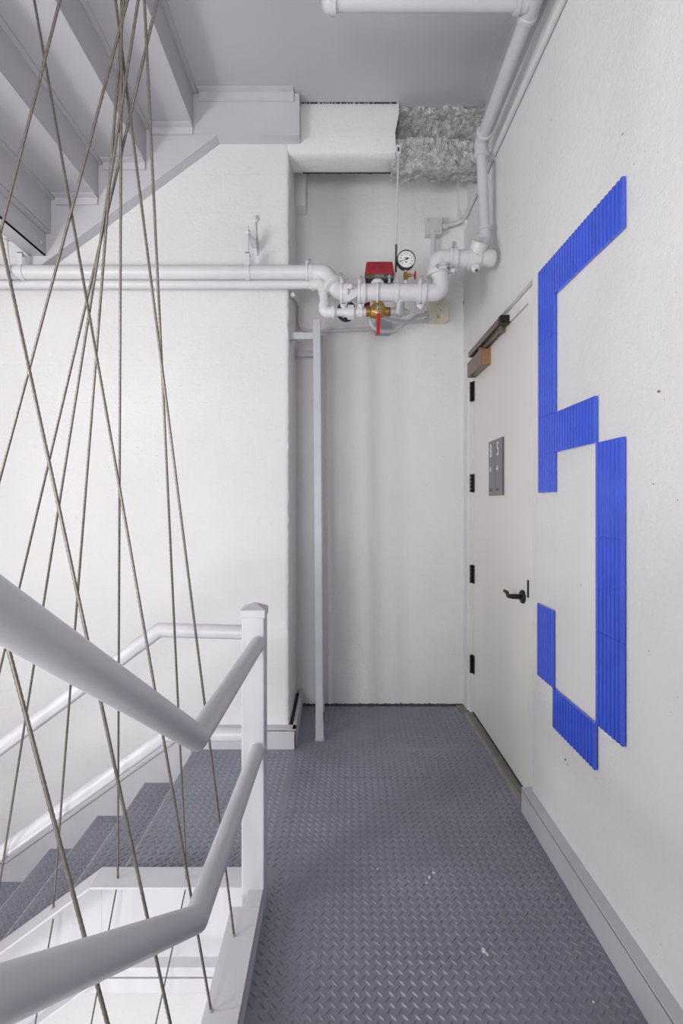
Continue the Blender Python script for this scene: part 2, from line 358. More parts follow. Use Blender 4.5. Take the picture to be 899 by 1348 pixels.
# scratch line, chipped paint specks
n = 70; e = rough_edge(n, 0.016, 31); sb = MB()
for i in range(n-1):
    xa, xb = 0.035+0.42*i/n, 0.035+0.42*(i+0.8)/n
    if 34 < i < 48 or random.random() < 0.12: continue
    wd = 0.0012+0.0022*abs(e[(i*5) % n])/0.016
    sb.add([(xa, 2.418+e[i]-wd, 0.0008), (xb, 2.418+e[i+1]-wd, 0.0008), (xb, 2.418+e[i+1]+wd, 0.0008), (xa, 2.418+e[i]+wd, 0.0008)], [(0, 1, 2, 3)])
sb = sb.build('scratch', 'dark', floor, smooth=0); sb['kind'] = 'stuff'
sb = MB()
for (px, py, r_) in ((565, 1156, 6), (571, 1150, 5), (561, 1163, 4), (637, 1253, 7), (641, 1257, 5), (459, 1083, 3), (591, 958, 3), (497, 1145, 3), (608, 1114, 3), (601, 1217, 2), (628, 1112, 3), (781, 1320, 3), (443, 1078, 3)):
    Z = EYE*F/(py-VY); c = P(px, py, Z); k = 7; rr = r_*0.0009
    sb.add([(c.x, c.y, 0.0030)]+[(c.x+math.cos(a*6.283/k)*rr*random.uniform(0.5, 1.4), c.y+math.sin(a*6.283/k)*rr*1.6*random.uniform(0.5, 1.4), 0.0026) for a in range(k)], [(0, 1+a, 1+(a+1) % k) for a in range(k)])
sb = sb.build('paint_specks', 'white', floor, smooth=0); sb['kind'] = 'stuff'
# ragged dark cracks where the lintel meets ceiling and alcove
n = 90; e = rough_edge(n, 0.003, 51); g = rough_edge(n, 0.003, 57); cb = MB()
for i in range(n-1):
    xa, xb = -0.185+0.51*i/n, -0.185+0.51*(i+1)/n
    if g[i] > -0.0004: cb.box(xa, xb, 2.764, 2.775, 3.4183-abs(e[i])*0.8, 3.4198)
    xa, xb = -0.19+0.53*i/n, -0.19+0.53*(i+1)/n
    cb.box(xa, xb, 2.926, 2.934, 3.1455-abs(e[(i*3) % n])*1.2, 3.152)
struct(cb.build('trim_13', 'dark', smooth=0))
# marks on the right wall
sb = MB()
for (px, py, r_) in ((868, 515, 3.2), (765, 770, 1.6), (861, 637, 1.6), (820, 177, 2.2), (727, 158, 1.6), (855, 857, 1.4), (893, 658, 1.4), (612, 462, 1.6), (745, 1000, 2.6), (748, 1006, 2.0), (607, 398, 3.0), (604, 399, 2.2)):
    Z = XW*F/(px-VX)
    if Z > 3.28: Z = 3.28
    c = P(px, py, Z); k = 7; rr = r_*Z/F*0.7
    sb.add([(XW-0.0030, c.y, c.z)]+[(XW-0.0024, c.y+math.cos(a*6.283/k)*rr*1.5*random.uniform(0.5, 1.3), c.z+math.sin(a*6.283/k)*rr*random.uniform(0.5, 1.3)) for a in range(k)], [(0, 1+a, 1+(a+1) % k) for a in range(k)])
sb = sb.build('wall_marks', 'brown', bpy.data.objects['wall_right'], smooth=0); sb['kind'] = 'stuff'
# baseboard channels
b = MB(); b.box(0.767, 0.775, 0.6, 2.16, 0.0, 0.099); b.box(0.767, XW, 0.6, 2.16, 0.093, 0.101); b.box(0.767, XW, 2.152, 2.16, 0.0, 0.10)
struct(b.build('baseboard_right', 'steel', bevel=0.0015))
b = MB(); b.box(-0.76, -0.213, 2.700, 2.708, 0.0, 0.101); b.box(-0.76, -0.213, 2.700, 2.765, 0.094, 0.102)
b.box(-0.221, -0.213, 2.700, ZB, 0.0, 0.101); b.box(-0.232, -0.213, 2.71, ZB, 0.094, 0.102)
struct(b.build('baseboard_back', 'steel', bevel=0.0015))
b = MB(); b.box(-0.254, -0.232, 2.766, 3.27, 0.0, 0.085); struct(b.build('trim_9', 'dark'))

# curbs round the stairwell opening
CT = 0.076
b = MB()
b.box(-0.315, -0.229, 0.97, 1.551, CT-0.010, CT); b.box(-0.275, -0.229, 1.551, 1.70, CT-0.010, CT)
b.box(-0.237, -0.229, 0.97, 1.72, -0.25, CT-0.002)
b.prism([(0.97, CT), (0.97, CT-0.012), (-0.9, CT-0.012+0.69*1.87), (-0.9, CT+0.69*1.87)], 'x', -0.315, -0.229)
b.prism([(0.97, CT-0.002), (0.97, -0.25), (-0.9, -0.25+0.69*1.87), (-0.9, CT+0.69*1.87-0.002)], 'x', -0.237, -0.229)
curb = struct(b.build('trim_10', 'steel', bevel=0.0015))
b = MB()
b.box(-0.775, -0.29, 1.627, 1.72, CT-0.007, CT); b.box(-0.775, -0.237, 1.712, 1.72, -0.22, CT-0.002); b.box(-0.775, -0.237, 1.672, 1.72, -0.228, -0.215)
b.box(-0.9, -0.237, 1.69, 1.72, -0.262, -0.240); b.box(-0.9, -0.237, 1.69, 1.72, -0.315, -0.268)
struct(b.build('trim_11', 'steel', bevel=0.001))

# the flight the photographer stands on: rises from the landing towards the camera, out of view
b = MB()
for i in range(7):
    b.box(-0.229, XW, 0.93-0.247*(i+1), 0.93-0.247*i, 0.172*i-0.0, 0.172*(i+1))
struct(b.build('ascending_flight', 'floor', smooth=0))
# ------------------------------------------------------------------ staircases
X0, RUN, RD, RU = -0.745, 0.247, 0.172, 0.1825
st = thing('descending_staircase', (-1.1, 2.2, -0.35), 'grey diamond plate steel stairs going down to the left along the white wall', 'staircase')
for i in range(1, 4):
    x1 = X0-RUN*(i-1); x0 = X0-RUN*i; z = -RD*i
    t = MB().box(x0-0.005, x1, 1.72, 2.70, z-0.006, z).build('tread', 'floor', st, smooth=0)
    lugs([(x0-0.008, x1+0.006, 1.72, 2.70)], 'tread_lugs', t, z)
    nb = MB(); ne = rough_edge(60, 0.0012, 40+i)
    for k in range(59): nb.box(x0-0.0062, x0-0.0018+ne[k], 1.722+0.978*k/60, 1.722+0.978*(k+1)/60, z-0.003, z+0.0006)
    nb = nb.build('worn_nosing', 'worn', t, smooth=0); nb['kind'] = 'stuff'
for i in range(0, 4):
    x = X0-RUN*i; z = -RD*i
    MB().box(x-0.004, x+0.002, 1.72, 2.70, z-RD, z-0.006).build('riser', 'floor', st, smooth=0)
z4 = -RD*4
t = MB().box(-2.745, X0-RUN*3, 0.9, 2.765, z4-0.008, z4).build('lower_landing', 'floor', st, smooth=0)
lugs([(-2.2, X0-RUN*3, 1.72, 2.70)], 'tread_lugs', t, z4)
def slope_stringer(y0, y1, xs, zt, depth, slope, xe, flange_top=None, flange_bot=None, w=0.008):
    """a sloped channel: web plus top and bottom flanges, from (xs, zt) down to xe"""
    b = MB(); ze = zt+slope*(xe-xs)
    b.prism([(xs, zt-0.002), (xe, ze-0.002), (xe, ze-depth), (xs, zt-depth)], 'y', y0, y1)
    for fl, off in ((flange_top, 0), (flange_bot, -depth)):
        if fl: b.prism([(xs, zt+off), (xe, ze+off), (xe, ze+off-w), (xs, zt+off-w)], 'y', fl[0], fl[1])
    return b
slope_stringer(2.700, 2.708, -0.757, 0.102, 0.36, 0.715, -1.72, (2.700, 2.765)).box(-2.6, -1.72, 2.700, 2.765, -0.596, -0.588).box(-2.6, -1.72, 2.700, 2.708, -0.9, -0.590).build('wall_stringer', 'steel', st, bevel=0.001)
slope_stringer(1.712, 1.720, -0.775, CT, 0.335, 0.729, -1.55, (1.627, 1.720), (1.672, 1.72)).box(-2.74, -1.55, 1.712, 1.72, -0.83, -0.489).box(-2.74, -1.55, 1.627, 1.72, -0.497, -0.487).build('inner_stringer', 'steel', st, bevel=0.001)

su = thing('overhead_staircase', (-1.1, 2.2, 3.1), 'underside of grey steel stairs overhead at the upper left, stepped plates above the wall', 'staircase')
for i in range(1, 4):
    x1 = X0-RUN*(i-1); x0 = X0-RUN*i; z = CEIL-RU*i
    MB().box(x0-0.0065, x1, 1.66, 2.70, z, z+0.006).build('tread', 'deck', su, smooth=0)
    cb = MB(); cb.box(x0+0.025, x1-0.002, 2.655, 2.70, z-0.006, z-0.0005); cb.box(x0+0.025, x1-0.002, 2.690, 2.699, z-0.040, z-0.005)
    cb.build('angle_bracket', 'steel', su)
for i in range(0, 4):
    x = X0-RUN*i; z = CEIL-RU*i
    MB().box(x-0.006, x-0.0005, 1.66, 2.70, z-RU+0.0065, z-0.0005).build('riser', 'deck', su, smooth=0)
    MB().box(x, x+0.022, 1.66, 2.70, z-0.010, z-0.0005).build('plate_lip', 'deck', su, smooth=0)
lb = MB().box(-1.522, -1.514, 1.5, 2.70, 2.570, 2.683).box(-1.60, -1.514, 1.5, 2.70, 2.570, 2.576).build('landing_beam', 'deck', su)
for (px, py) in ((46, 312), (54, 319)):
    Z = 1.514*F/(VX-px); p = P(px, py, Z)
    MB().lathe((-1.514, p.y, p.z), (1, 0, 0), [(0, 0.011), (0.004, 0.011), (0.007, 0.007), (0.008, 0.002)], 12).build('bolt', 'deck', lb)
MB().box(-2.745, -1.486, 0.9, 2.699, 2.6845, 2.692).build('upper_landing', 'deck', su, smooth=0)
b = MB()
b.prism([(-0.625, 3.197), (-0.76, 3.42), (-0.76, 3.42), (-1.60, 2.82), (-1.60, 2.50), (-1.515, 2.545)], 'y', 2.702, 2.710)
b.prism([(-0.625, 3.195), (-0.640, 3.197+0.0), (-1.56, 2.53), (-1.56, 2.505)], 'y', 2.700, 2.765)
b.build('wall_stringer', 'steel', su)

# ------------------------------------------------------------------ railing
rl = thing('stair_railing', (-0.262, 1.657, 0.0), 'white steel guard railing with square capped post and two round rails around the stairwell', 'railing')
b = MB(); b.box(-0.2975, -0.226, 1.620, 1.692, -0.10, 0.925); b.build('newel_post', 'rail', rl, bevel=0.004)
b = MB(); x0, x1, y0, y1 = -0.3005, -0.223, 1.617, 1.695; z0, z1, z2 = 0.922, 0.948, 0.966
b.box(x0, x1, y0, y1, z0, z1); cx, cy = (x0+x1)/2, (y0+y1)/2
b.add([(x0, y0, z1), (x1, y0, z1), (x1, y1, z1), (x0, y1, z1), (cx, cy, z2)], [(0, 1, 4), (1, 2, 4), (2, 3, 4), (3, 0, 4)])
b.build('post_cap', 'rail', rl, smooth=0, bevel=0.002)
RR = 0.0228
def q(x, y, h): return Vector((x, y, EYE-h))
u1 = (-0.288+0.262)/(0.965-0.444)
def rail(name, pts): MB().sweep(pts, RR, 28).build(name, 'rail', rl, smooth=40)
rail('top_rail', [q(-0.2455, 1.635, 0.437), q(-0.262, 0.970, 0.438), q(-0.288, 0.444, 0.092), q(-0.355, -0.90, -0.801)])
rail('middle_rail', [q(-0.2465, 1.635, 0.768), q(-0.260, 0.958, 0.768), q(-0.288, 0.444, 0.4214), q(-0.355, -0.90, -0.472)])
rail('top_rail', [q(-0.285, 1.657, 0.411), q(-0.565, 1.657, 0.403), q(-1.075, 1.657, 0.781), q(-1.50, 1.657, 1.096), q(-2.74, 1.657, 1.096)])
rail('middle_rail', [q(-0.285, 1.657, 0.735), q(-0.540, 1.657, 0.735), q(-1.075, 1.657, 1.119), q(-1.50, 1.657, 1.424), q(-2.74, 1.657, 1.424)])
for X, h in ((-0.2455, 0.437), (-0.2465, 0.768)):
    MB().lathe(q(X, 1.6215, h), (0, -1, 0), [(0, RR+0.004), (0.002, RR+0.003), (0.005, RR)], 24).build('weld_bead', 'rail', rl)

# ------------------------------------------------------------------ steel cables
CR = 0.0034
def cable(name_pts, label, up=0.25, down=0.0, anchor=True, r=CR):
    a, bt = name_pts      # a: upper point, bt: lower point
    d = bt-a; top = a-d*up; bot = bt+d*down
    if a.z > 1.0: top = a+d*((4.9-a.z)/d.z)              # on up past the next floor
    if not anchor and a.z > 1.0:                          # on down to the curb of the lower landing
        t_ = min((1.69-a.y)/d.y, (-0.55-a.z)/d.z); bot = a+d*t_
    L = (bot-top).length; n = int(L/0.0062); mid = (top+bot)/2
    # pre-stretched strands spiral round the core
    pts = [top+(bot-top)*i/n for i in range(n+1)]
    o = thing('steel_cable', bot, label, 'cable', 'steel cables strung through the stairwell')
    MB().sweep(pts, r, 12, lobes=0.80, twist=0.62).build('strands', 'cable', o, smooth=80)
    if anchor:
        dd = (top-bot).normalized(); MB().lathe(bot-dd*0.002, dd, [(0, 0.0048), (0.006, 0.0045), (0.010, 0.0036)], 12).build('ferrule', 'ferrule', o)
    return o
CL = [
 ((P(-2, 300, .95), P(247, 1454, 1.01)), 'thick cable entering at the left edge above the pipes, crossing behind both near rails', .35, 0, True),
 ((P(0, 813, .78), P(195, 1550, .80)), 'nearest cable, leftmost below the big near handrail', .8, 0, True),
 ((P(45, 0, 1.20), P(278, 1332, 1.229)), 'cable anchored on the right curb nearest the bottom edge, leaning far left upwards', .15, 0, True),
 ((P(152, 0, 1.15), P(308, 1232, 1.445)), 'cable anchored on the right curb just in front of the square post', .15, 0, True),
 ((P(190, 0, 1.12), P(245.5, 1161, 1.668)), 'cable anchored on the back curb closest to the post, behind the near rails', .15, 0, True),
 ((P(160, 0, 1.12), P(155, 1158, 1.67)), 'straight vertical cable anchored near the bend of the back curb', .15, 0, True),
 ((P(207, 0, 1.12), P(0, 882, 1.60)), 'cable leaning steeply from the top, leaving the left edge between the two far rails', .15, .22, False),
 ((P(182, 0, 1.12), P(-11, 1230, 1.69)), 'cable leaning left whose foot reaches the left edge beside the descending treads', .15, 0, True),
 ((P(163, 0, 1.12), P(70, 1196, 1.675)), 'cable anchored on the sloping curb of the descending stairs', .15, 0, True),
 ((P(79, 0, 1.15), P(0, 308, 1.231)), 'short leaning cable crossing the top left corner only, out of frame above the pipes', .4, 2.6, False),
 ((P(168, 0, 1.12), P(0, 630, 1.317)), 'cable leaning left across the pipes and leaving the left edge at mid height', .15, .8, False),
]
for pts, lab, up, dn, an in CL: cable(pts, lab, up, dn, an)
for a, c, lab in ((P(244, 1171, 1.66), P(205, 1348, 1.60), 'thin pale cable running on below the back curb nearest the post'),
                  (P(153, 1171, 1.66), P(120, 1348, 1.60), 'thin pale cable running on below the bend of the back curb'),
                  (P(70, 1210, 1.66), P(48, 1338, 1.60), 'thin pale cable running on below the sloping curb at the left')):
    cable((a, c), lab, 0.0, 1.6, False, 0.0026)

# ------------------------------------------------------------------ door
dr = MB().box(0.830, 0.872, 2.237, 3.144, 0.020, 2.142).build('door_1', 'cream_door', smooth=0, bevel=0.0015); struct(dr)
fr = MB().box(0.824, 0.90, 2.135, 2.232, 0.0, 2.2).box(0.824, 0.90, 2.2325, 3.1485, 2.147, 2.2).box(0.824, 0.90, 3.149, 3.206, 0.0, 2.2).build('door_frame', 'frame', dr, smooth=0, bevel=0.002)
MB().box(0.874, 0.885, 2.15, 3.19, 0.0, 2.18).build('door_stop', 'dark', dr, smooth=0)
th = MB().prism([(0.779, 0.0), (0.785, 0.008), (0.84, 0.010), (0.84, 0.0)], 'y', 2.165, 3.16)
for k in range(4): th.box(0.795+0.009*k, 0.799+0.009*k, 2.168, 3.158, 0.008, 0.0125)
th = th.build('threshold', 'alu', dr, smooth=0)
MB().box(0.826, 0.836, 2.235, 3.146, 0.006, 0.020).build('door_sweep', 'dark', dr, smooth=0)
MB().prism([(0.765, 3.16), (0.815, 3.155), (0.812, 3.28), (0.755, 3.285)], 'z', 0.0, 0.006).build('bare_patch', new_mat('bare_concrete', (0.27, 0.26, 0.22), 0.8, var=(40, .2)), dr, smooth=0)
for y0, y1 in ((502, 528), (624, 648), (744, 768), (863, 887)):
    zt, zb = P(0, y0, 3.13).z, P(0, y1, 3.13).z
    h = MB().box(0.822, 0.8305, 3.118, 3.165, zb, zt).build('hinge', 'black', dr, smooth=0, bevel=0.001)
    for k in range(5):
        a = zb+(zt-zb)*k/5; MB().cyl((0.816, 3.147, a+0.001), (0.816, 3.147, a+(zt-zb)/5-0.001), 0.0085, 14).build('knuckle', 'black', h)
# lever handle
p = P(689, 785.5, 2.305); hx = 0.830
hd = MB().lathe((hx, p.y, p.z), (-1, 0, 0), [(0, 0.030), (0.008, 0.030), (0.011, 0.027), (0.012, 0.010)], 28).build('lever_handle', 'black', dr)
pts = fillet([(hx-0.010, p.y, p.z), (hx-0.052, p.y+0.002, p.z+0.001), (hx-0.056, p.y+0.035, p.z-0.002), (hx-0.054, p.y+0.060, p.z+0.010), (hx-0.055, p.y+0.088, p.z+0.011)], 0.02)
MB().sweep(pts, 0.0095, 14, radii=[0.0115-0.004*i/len(pts) for i in range(len(pts))]).build('lever', 'black', hd, smooth=80)
MB().box(0.819, 0.826, 2.222, 2.232, P(0, 786, 2.24).z, P(0, 763, 2.24).z).build('strike_plate', 'black', dr, smooth=0)
# closer
cl = MB().box(0.779, 0.829, 2.795, 3.095, 2.030, 2.118).build('door_closer', 'bronze', dr, smooth=0, bevel=0.004); tag(cl, 'bronze surface door closer with slide track')
MB().box(0.7795, 0.8285, 2.790, 2.796, 2.031, 2.117).build('end_face', 'bronze_lit', cl, smooth=0, bevel=0.003)
MB().box(0.782, 0.827, 2.505, 3.08, 2.146, 2.178).build('slide_track', 'bronze', cl, smooth=0, bevel=0.002)
MB().box(0.7825, 0.8245, 2.51, 3.06, 2.1445, 2.1465).build('track_slot', 'dark', cl, smooth=0)
MB().box(0.780, 0.829, 2.470, 2.508, 2.142, 2.180).build('track_end_cap', 'black', cl, smooth=0, bevel=0.003)
MB().obox((0.803, 2.70, 2.132), (0.006, 0, 0), (0.004, 0.15, 0), (0, 0, 0.010)).cyl((0.806, 2.54, 2.120), (0.806, 2.54, 2.146), 0.014, 16).cyl((0.800, 2.87, 2.110), (0.800, 2.87, 2.142), 0.016, 16).build('closer_arm', 'bronze', cl)

# door signs
def text_mesh(txt, size, mat, parent, loc, rot, sx=1.0):
    cu = bpy.data.curves.new('lettering', 'FONT'); cu.body = txt; cu.size = size; cu.extrude = 0.0006; cu.align_x = 'CENTER'; cu.align_y = 'CENTER'
    o = bpy.data.objects.new('lettering', cu); C.objects.link(o)
    me = bpy.data.meshes.new_from_object(o.evaluated_get(bpy.context.evaluated_depsgraph_get())); bpy.data.objects.remove(o); me.materials.append(M[mat])
    m = bpy.data.objects.new('lettering', me); C.objects.link(m); m.parent = parent; m.matrix_parent_inverse = Matrix.Translation(parent.location).inverted()
    m.location = loc; m.rotation_euler = rot; m.scale = (sx, 1, 1); return m
for (ya, yb, big, lab) in ((2.690, 2.800, 'B', 'narrow grey door sign on the hinge side, with raised white letter and braille patch'),
                           (2.572, 2.684, '5', 'narrow grey door sign nearer the lever handle, with raised white numeral and braille patch')):
    zt, zb = 1.612, 1.322; ym = (ya+yb)/2
    sg = thing('door_sign', (0.829, ym, zb), lab, 'sign', 'pair of grey signs on the door')
    MB().box(0.821, 0.8285, ya, yb, zb, zt).build('sign_plate', 'sign', sg, smooth=0, bevel=0.001)
    MB().box(0.822, 0.8290, ya-0.0035, ya+0.001, zb, zt).build('sign_edge', 'signedge', sg, smooth=0)
    R = (math.pi/2, 0, -math.pi/2)
    text_mesh(big, 0.098, 'white', sg, (0.8203, ym+0.014, zt-0.055), R, 0.72)
    MB().box(0.8200, 0.8212, ym+0.012, ym+0.034, zt-0.160, zt-0.146).box(0.8200, 0.8212, ym+0.006, ym+0.034, zt-0.142, zt-0.138).build('small_lettering', 'white', sg, smooth=0)
    bd = MB()
    for i in range(8):
        for j in range(3): bd.box(0.8195, 0.8212, ym-0.004+i*0.006, ym-0.001+i*0.006, zb+0.024+j*0.005, zb+0.027+j*0.005)
    bd.build('braille', 'signedge', sg, smooth=0)

# ------------------------------------------------------------------ big blue numeral of ribbed tiles
nm = thing('wall_numeral', (0.80, 1.75, 1.3), 'large angular number 5 made of ribbed glossy blue plastic tiles on the white wall', 'numeral')
def tile(y0, y1, z0, z1, nr=7):
    g = 0.0004; y0 += g; y1 -= g; z0 += g; z1 -= g
    w_ = (y1-y0)/nr; f, bk = XW-0.0165, XW-0.0105; prof = [(XW-0.004, y0), (XW-0.004, y1)]
    front = []
    for k in range(nr):     # sawtooth ribs: each lifts towards the near side
        a = y0+w_*k
        front += [(bk-0.0026, a), (bk-0.0028, a+w_*0.45), (bk-0.0008, a+w_*0.72), (bk-0.0004, a+w_)]
    poly = prof+front[::-1]
    b = MB(); n = len(poly)
    zj = random.uniform(-0.0008, 0.0008)
    vs = [(p_[0], p_[1], z0+zj) for p_ in poly]+[(p_[0], p_[1], z1+zj) for p_ in poly]
    b.add(vs, [tuple(range(n)), tuple(range(2*n-1, n-1, -1))]+[(i, i+n, (i+1) % n+n, (i+1) % n) for i in range(n)])
    o = b.build('tile', 'blue', nm, smooth=0); return o
zt = [2.190, 2.0455, 1.901, 1.7565, 1.612, 1.467, 1.322]
YC = [2.050, 1.893, 1.742, 1.594, 1.440]
for k in range(4): tile(YC[k+1], YC[k], zt[1], zt[0])
for k in range(1, 6): tile(YC[1]-0.003*0, YC[0], zt[k+1], zt[k])
for k in (1, 2): tile(YC[k+1], YC[k], zt[5], zt[4])
for k in range(6): tile(YC[4], YC[3], 0.604+0.1438*k, 0.604+0.1438*(k+1))
for k in (0, 1): tile(1.908, 2.060, 0.602+0.1425*k, 0.602+0.1425*(k+1))
for k in (0, 1): tile(1.596+0.158*k, 1.596+0.158*(k+1), 0.460, 0.604)

# ------------------------------------------------------------------ sprinkler main
ZP, ZL = 2.56, 2.665
RM, RL, RS = 0.0425, 0.0355, 0.0225
def coupling(parent, c, axis, r, up=(0, 0, 1), w_=0.040, name='coupling'):
    c = Vector(c); t = Vector(axis).normalized(); u = Vector(up); u = (u-t*u.dot(t)).normalized(); s = t.cross(u)
    b = MB(); R = r+0.010
    b.lathe(c-t*w_/2, t, [(0, r+0.001), (0.0008, R), (w_*0.30, R+0.001), (w_*0.34, R-0.003), (w_*0.66, R-0.003), (w_*0.70, R+0.001), (w_-0.0008, R), (w_, r+0.001)], 28)
    o = b.build(name, 'pipe', parent, smooth=50)
    for sg in (1, -1):
        MB().obox(c+u*sg*(R+0.006), t*(w_*0.42), u*0.009, s*0.020).build('bolt_pad', 'pipe', o, bevel=0.004, seg=3)
    for sg in (1, -1):
        bp = MB(); k = c+u*sg*(R+0.010)
        bp.cyl(k-s*0.034, k+s*0.034, 0.0055, 10); bp.lathe(k+s*0.020, s, [(0, 0.011), (0.008, 0.011), (0.010, 0.008)], 6); bp.lathe(k-s*0.020, -s, [(0, 0.011), (0.007, 0.010), (0.010, 0.006)], 14)
        bp.build('bolt', 'pipe' if sg < 0 else 'galv', o)
    return o
sm = thing('sprinkler_main_pipe', P(520, 385, ZP), 'thick white painted pipe run with bolted couplings crossing the alcove', 'pipe')
def pp(name, pts, r, parent, mat='pipe', n=28, fil=None): return MB().sweep(fillet(pts, fil) if fil else pts, r, n).build(name, mat, parent, smooth=40)
e0 = P(409, 358.5, ZL)
MB().cyl(Vector((-2.6, e0.y, e0.z)), e0, RL, 28).build('straight_pipe', 'pipe', sm)
coupling(sm, P(407, 358.5, ZL), (1, 0, 0), RL, (0.0, -0.8, 1), 0.036)
pp('elbow', [e0, P(429, 360, ZL-0.01), P(446, 383.5, ZP+0.05), P(456, 385, ZP)], RM-0.001, sm, fil=0.055)
coupling(sm, P(439.5, 376, ZP+0.05), P(446, 386, ZP+0.03)-P(433, 362, ZP+0.08), RM, (1, -0.6, 0.6), 0.03)
coupling(sm, P(452.5, 385, ZP), (1, 0, 0), RM, (0, -0.85, 1))
b = MB(); p0, p1 = P(457, 384.8, ZP), P(471, 384.8, ZP)
b.cyl(p0, p1, RM-0.006, 28); cs = P(463, 384.8, ZP); b.obox(cs+Vector((0.01, -RM*0.7, -0.025)), (0.032, 0, 0.020), (0, 0.012, 0), (-0.008, 0, 0.014)); b.build('valve_body', 'pipe', sm, bevel=0.003)
kn = P(461, 378, ZP-0.05); MB().lathe(kn, (0, -1, 0), [(-0.02, 0.006), (0, 0.006), (0.002, 0.013), (0.012, 0.013), (0.016, 0.008)], 18).build('indicator_knob', 'pipe', sm)
coupling(sm, P(475.5, 385, ZP), (1, 0, 0), RM, (0, -0.85, 1))
MB().cyl(P(470, 385, ZP), P(560, 385, ZP), RM, 32).build('straight_pipe', 'pipe', sm)
coupling(sm, P(554.5, 385, ZP), (1, 0, 0), RM, (0, -0.85, 1))
pp('elbow', [P(556, 385, ZP), P(579, 385, ZP), P(579, 368, ZP)-Vector((0, 0, 0)), P(577, 356, ZP)], RM, sm, fil=0.075)
pp('elbow', [P(577, 362, ZP), P(574, 340.5, ZP), P(598, 340.5, ZP)], RM, sm, fil=0.085)
coupling(sm, P(576, 357.5, ZP), (-0.12, 0, 1), RM, (0.2, -1, 0), 0.036)
coupling(sm, P(595.5, 340.5, ZP), (1, 0, 0), RM, (0, -0.12, 1))
MB().cyl(P(592, 340.5, ZP), P(640, 340.5, ZP), RM-0.001, 32).build('straight_pipe', 'pipe', sm)
MB().lathe(P(640, 340.5, ZP), (1, 0, 0), [(0, RM-0.001), (0.030, RM-0.001), (0.040, RM-0.006), (0.047, RM-0.018), (0.049, 0.002)], 32).build('end_cap', 'pipe', sm)
tee = MB(); tc_ = P(624, 340.5, ZP)
tee.lathe(tc_-Vector((0.030, 0, 0)), (1, 0, 0), [(0, RM), (0.002, RM+0.008), (0.058, RM+0.008), (0.060, RM)], 28)
tee.cyl(tc_, tc_+Vector((0.02, -0.045, 0.06)), 0.040, 24); tee = tee.build('tee', 'pipe', sm, bevel=0.002)
for sg in (1, -1):
    c = tc_+Vector((0.0, -0.030, 0.035)).normalized()*0+Vector((-0.002 if sg > 0 else 0.002, -0.045*1, 0.050*sg*0.9)); c = tc_+Vector((0, -0.024-0.012*(sg < 0), sg*0.058))
    MB().lathe(c+Vector((0, 0.02, 0)), (0, -1, 0), [(0, 0.020), (0.018, 0.020), (0.026, 0.012), (0.034, 0.011), (0.036, 0.004)], 16).build('bolt', 'pipe', tee)
MB().lathe(P(627, 356, ZP-0.035), (0, -1, 0), [(0, 0.007), (0.006, 0.007)], 12).build('bolt_hole', 'dark', tee)

# riser and branch along the ceiling
rb = thing('sprinkler_riser_pipe', P(636, 250, 2.58), 'white pipe rising from the tee and running under the ceiling along the right wall', 'steel')
pR0, pR1, pR2 = P(633, 187, 2.585), P(638.5, 318, 2.60), P(626, 341, 2.53)
pT = P(701, 3, 1.90); pT2 = pT+(pT-pR0)*1.2
MB().sweep(fillet([pR0+Vector((0, 0, 0)), pR1, pR2], 0.05), 0.0255, 24).build('straight_pipe', 'steel', rb)
MB().cyl(pR0, pT2, 0.029, 24).build('straight_pipe', 'steel', rb)
el = fillet([pR0+(pT-pR0)*0.09, pR0, pR0+(pR1-pR0)*0.14], 0.05); MB().sweep(el, 0.034, 24).build('elbow', 'steel', rb, smooth=60)
for a, d in ((el[0], (pT-pR0)), (el[-1], (pR1-pR0))):
    d = d.normalized(); MB().lathe(a-d*0.008, d, [(0, 0.036), (0.002, 0.039), (0.014, 0.039), (0.016, 0.036)], 24).build('elbow_collar', 'steel', rb)
e2 = fillet([pR1+(pR0-pR1)*0.12, pR1, pR1+(pR2-pR1)*0.6], 0.045); MB().sweep(e2, 0.032, 24).build('elbow', 'steel', rb, smooth=60)
d = (pR0-pR1).normalized(); MB().lathe(e2[0]-d*0.008, d, [(0, 0.033), (0.002, 0.036), (0.016, 0.036), (0.018, 0.030)], 24).build('elbow_collar', 'steel', rb)
d = (pT-pR0).normalized(); MB().lathe(pT-d*0.06, d, [(0, 0.033), (0.002, 0.038), (0.018, 0.038), (0.022, 0.034), (0.10, 0.034), (0.104, 0.038), (0.118, 0.038)], 24).build('tee', 'steel', rb)
br = P(423, 3, 1.90)
MB().cyl(pT, Vector((br.x+0.03, pT.y, pT.z)), 0.029, 24).build('cross_pipe', 'steel', rb)
MB().lathe(pT, (-1, 0, 0), [(0.02, 0.034), (0.046, 0.034), (0.048, 0.039), (0.064, 0.039), (0.066, 0.03)], 24).build('tee_collar', 'steel', rb)
MB().lathe((br.x+0.055, pT.y, pT.z), (-1, 0, 0), [(0, 0.030), (0.002, 0.040), (0.020, 0.040), (0.022, 0.037), (0.034, 0.035), (0.046, 0.027), (0.053, 0.014), (0.055, 0.002)], 28).build('end_cap', 'steel', rb)

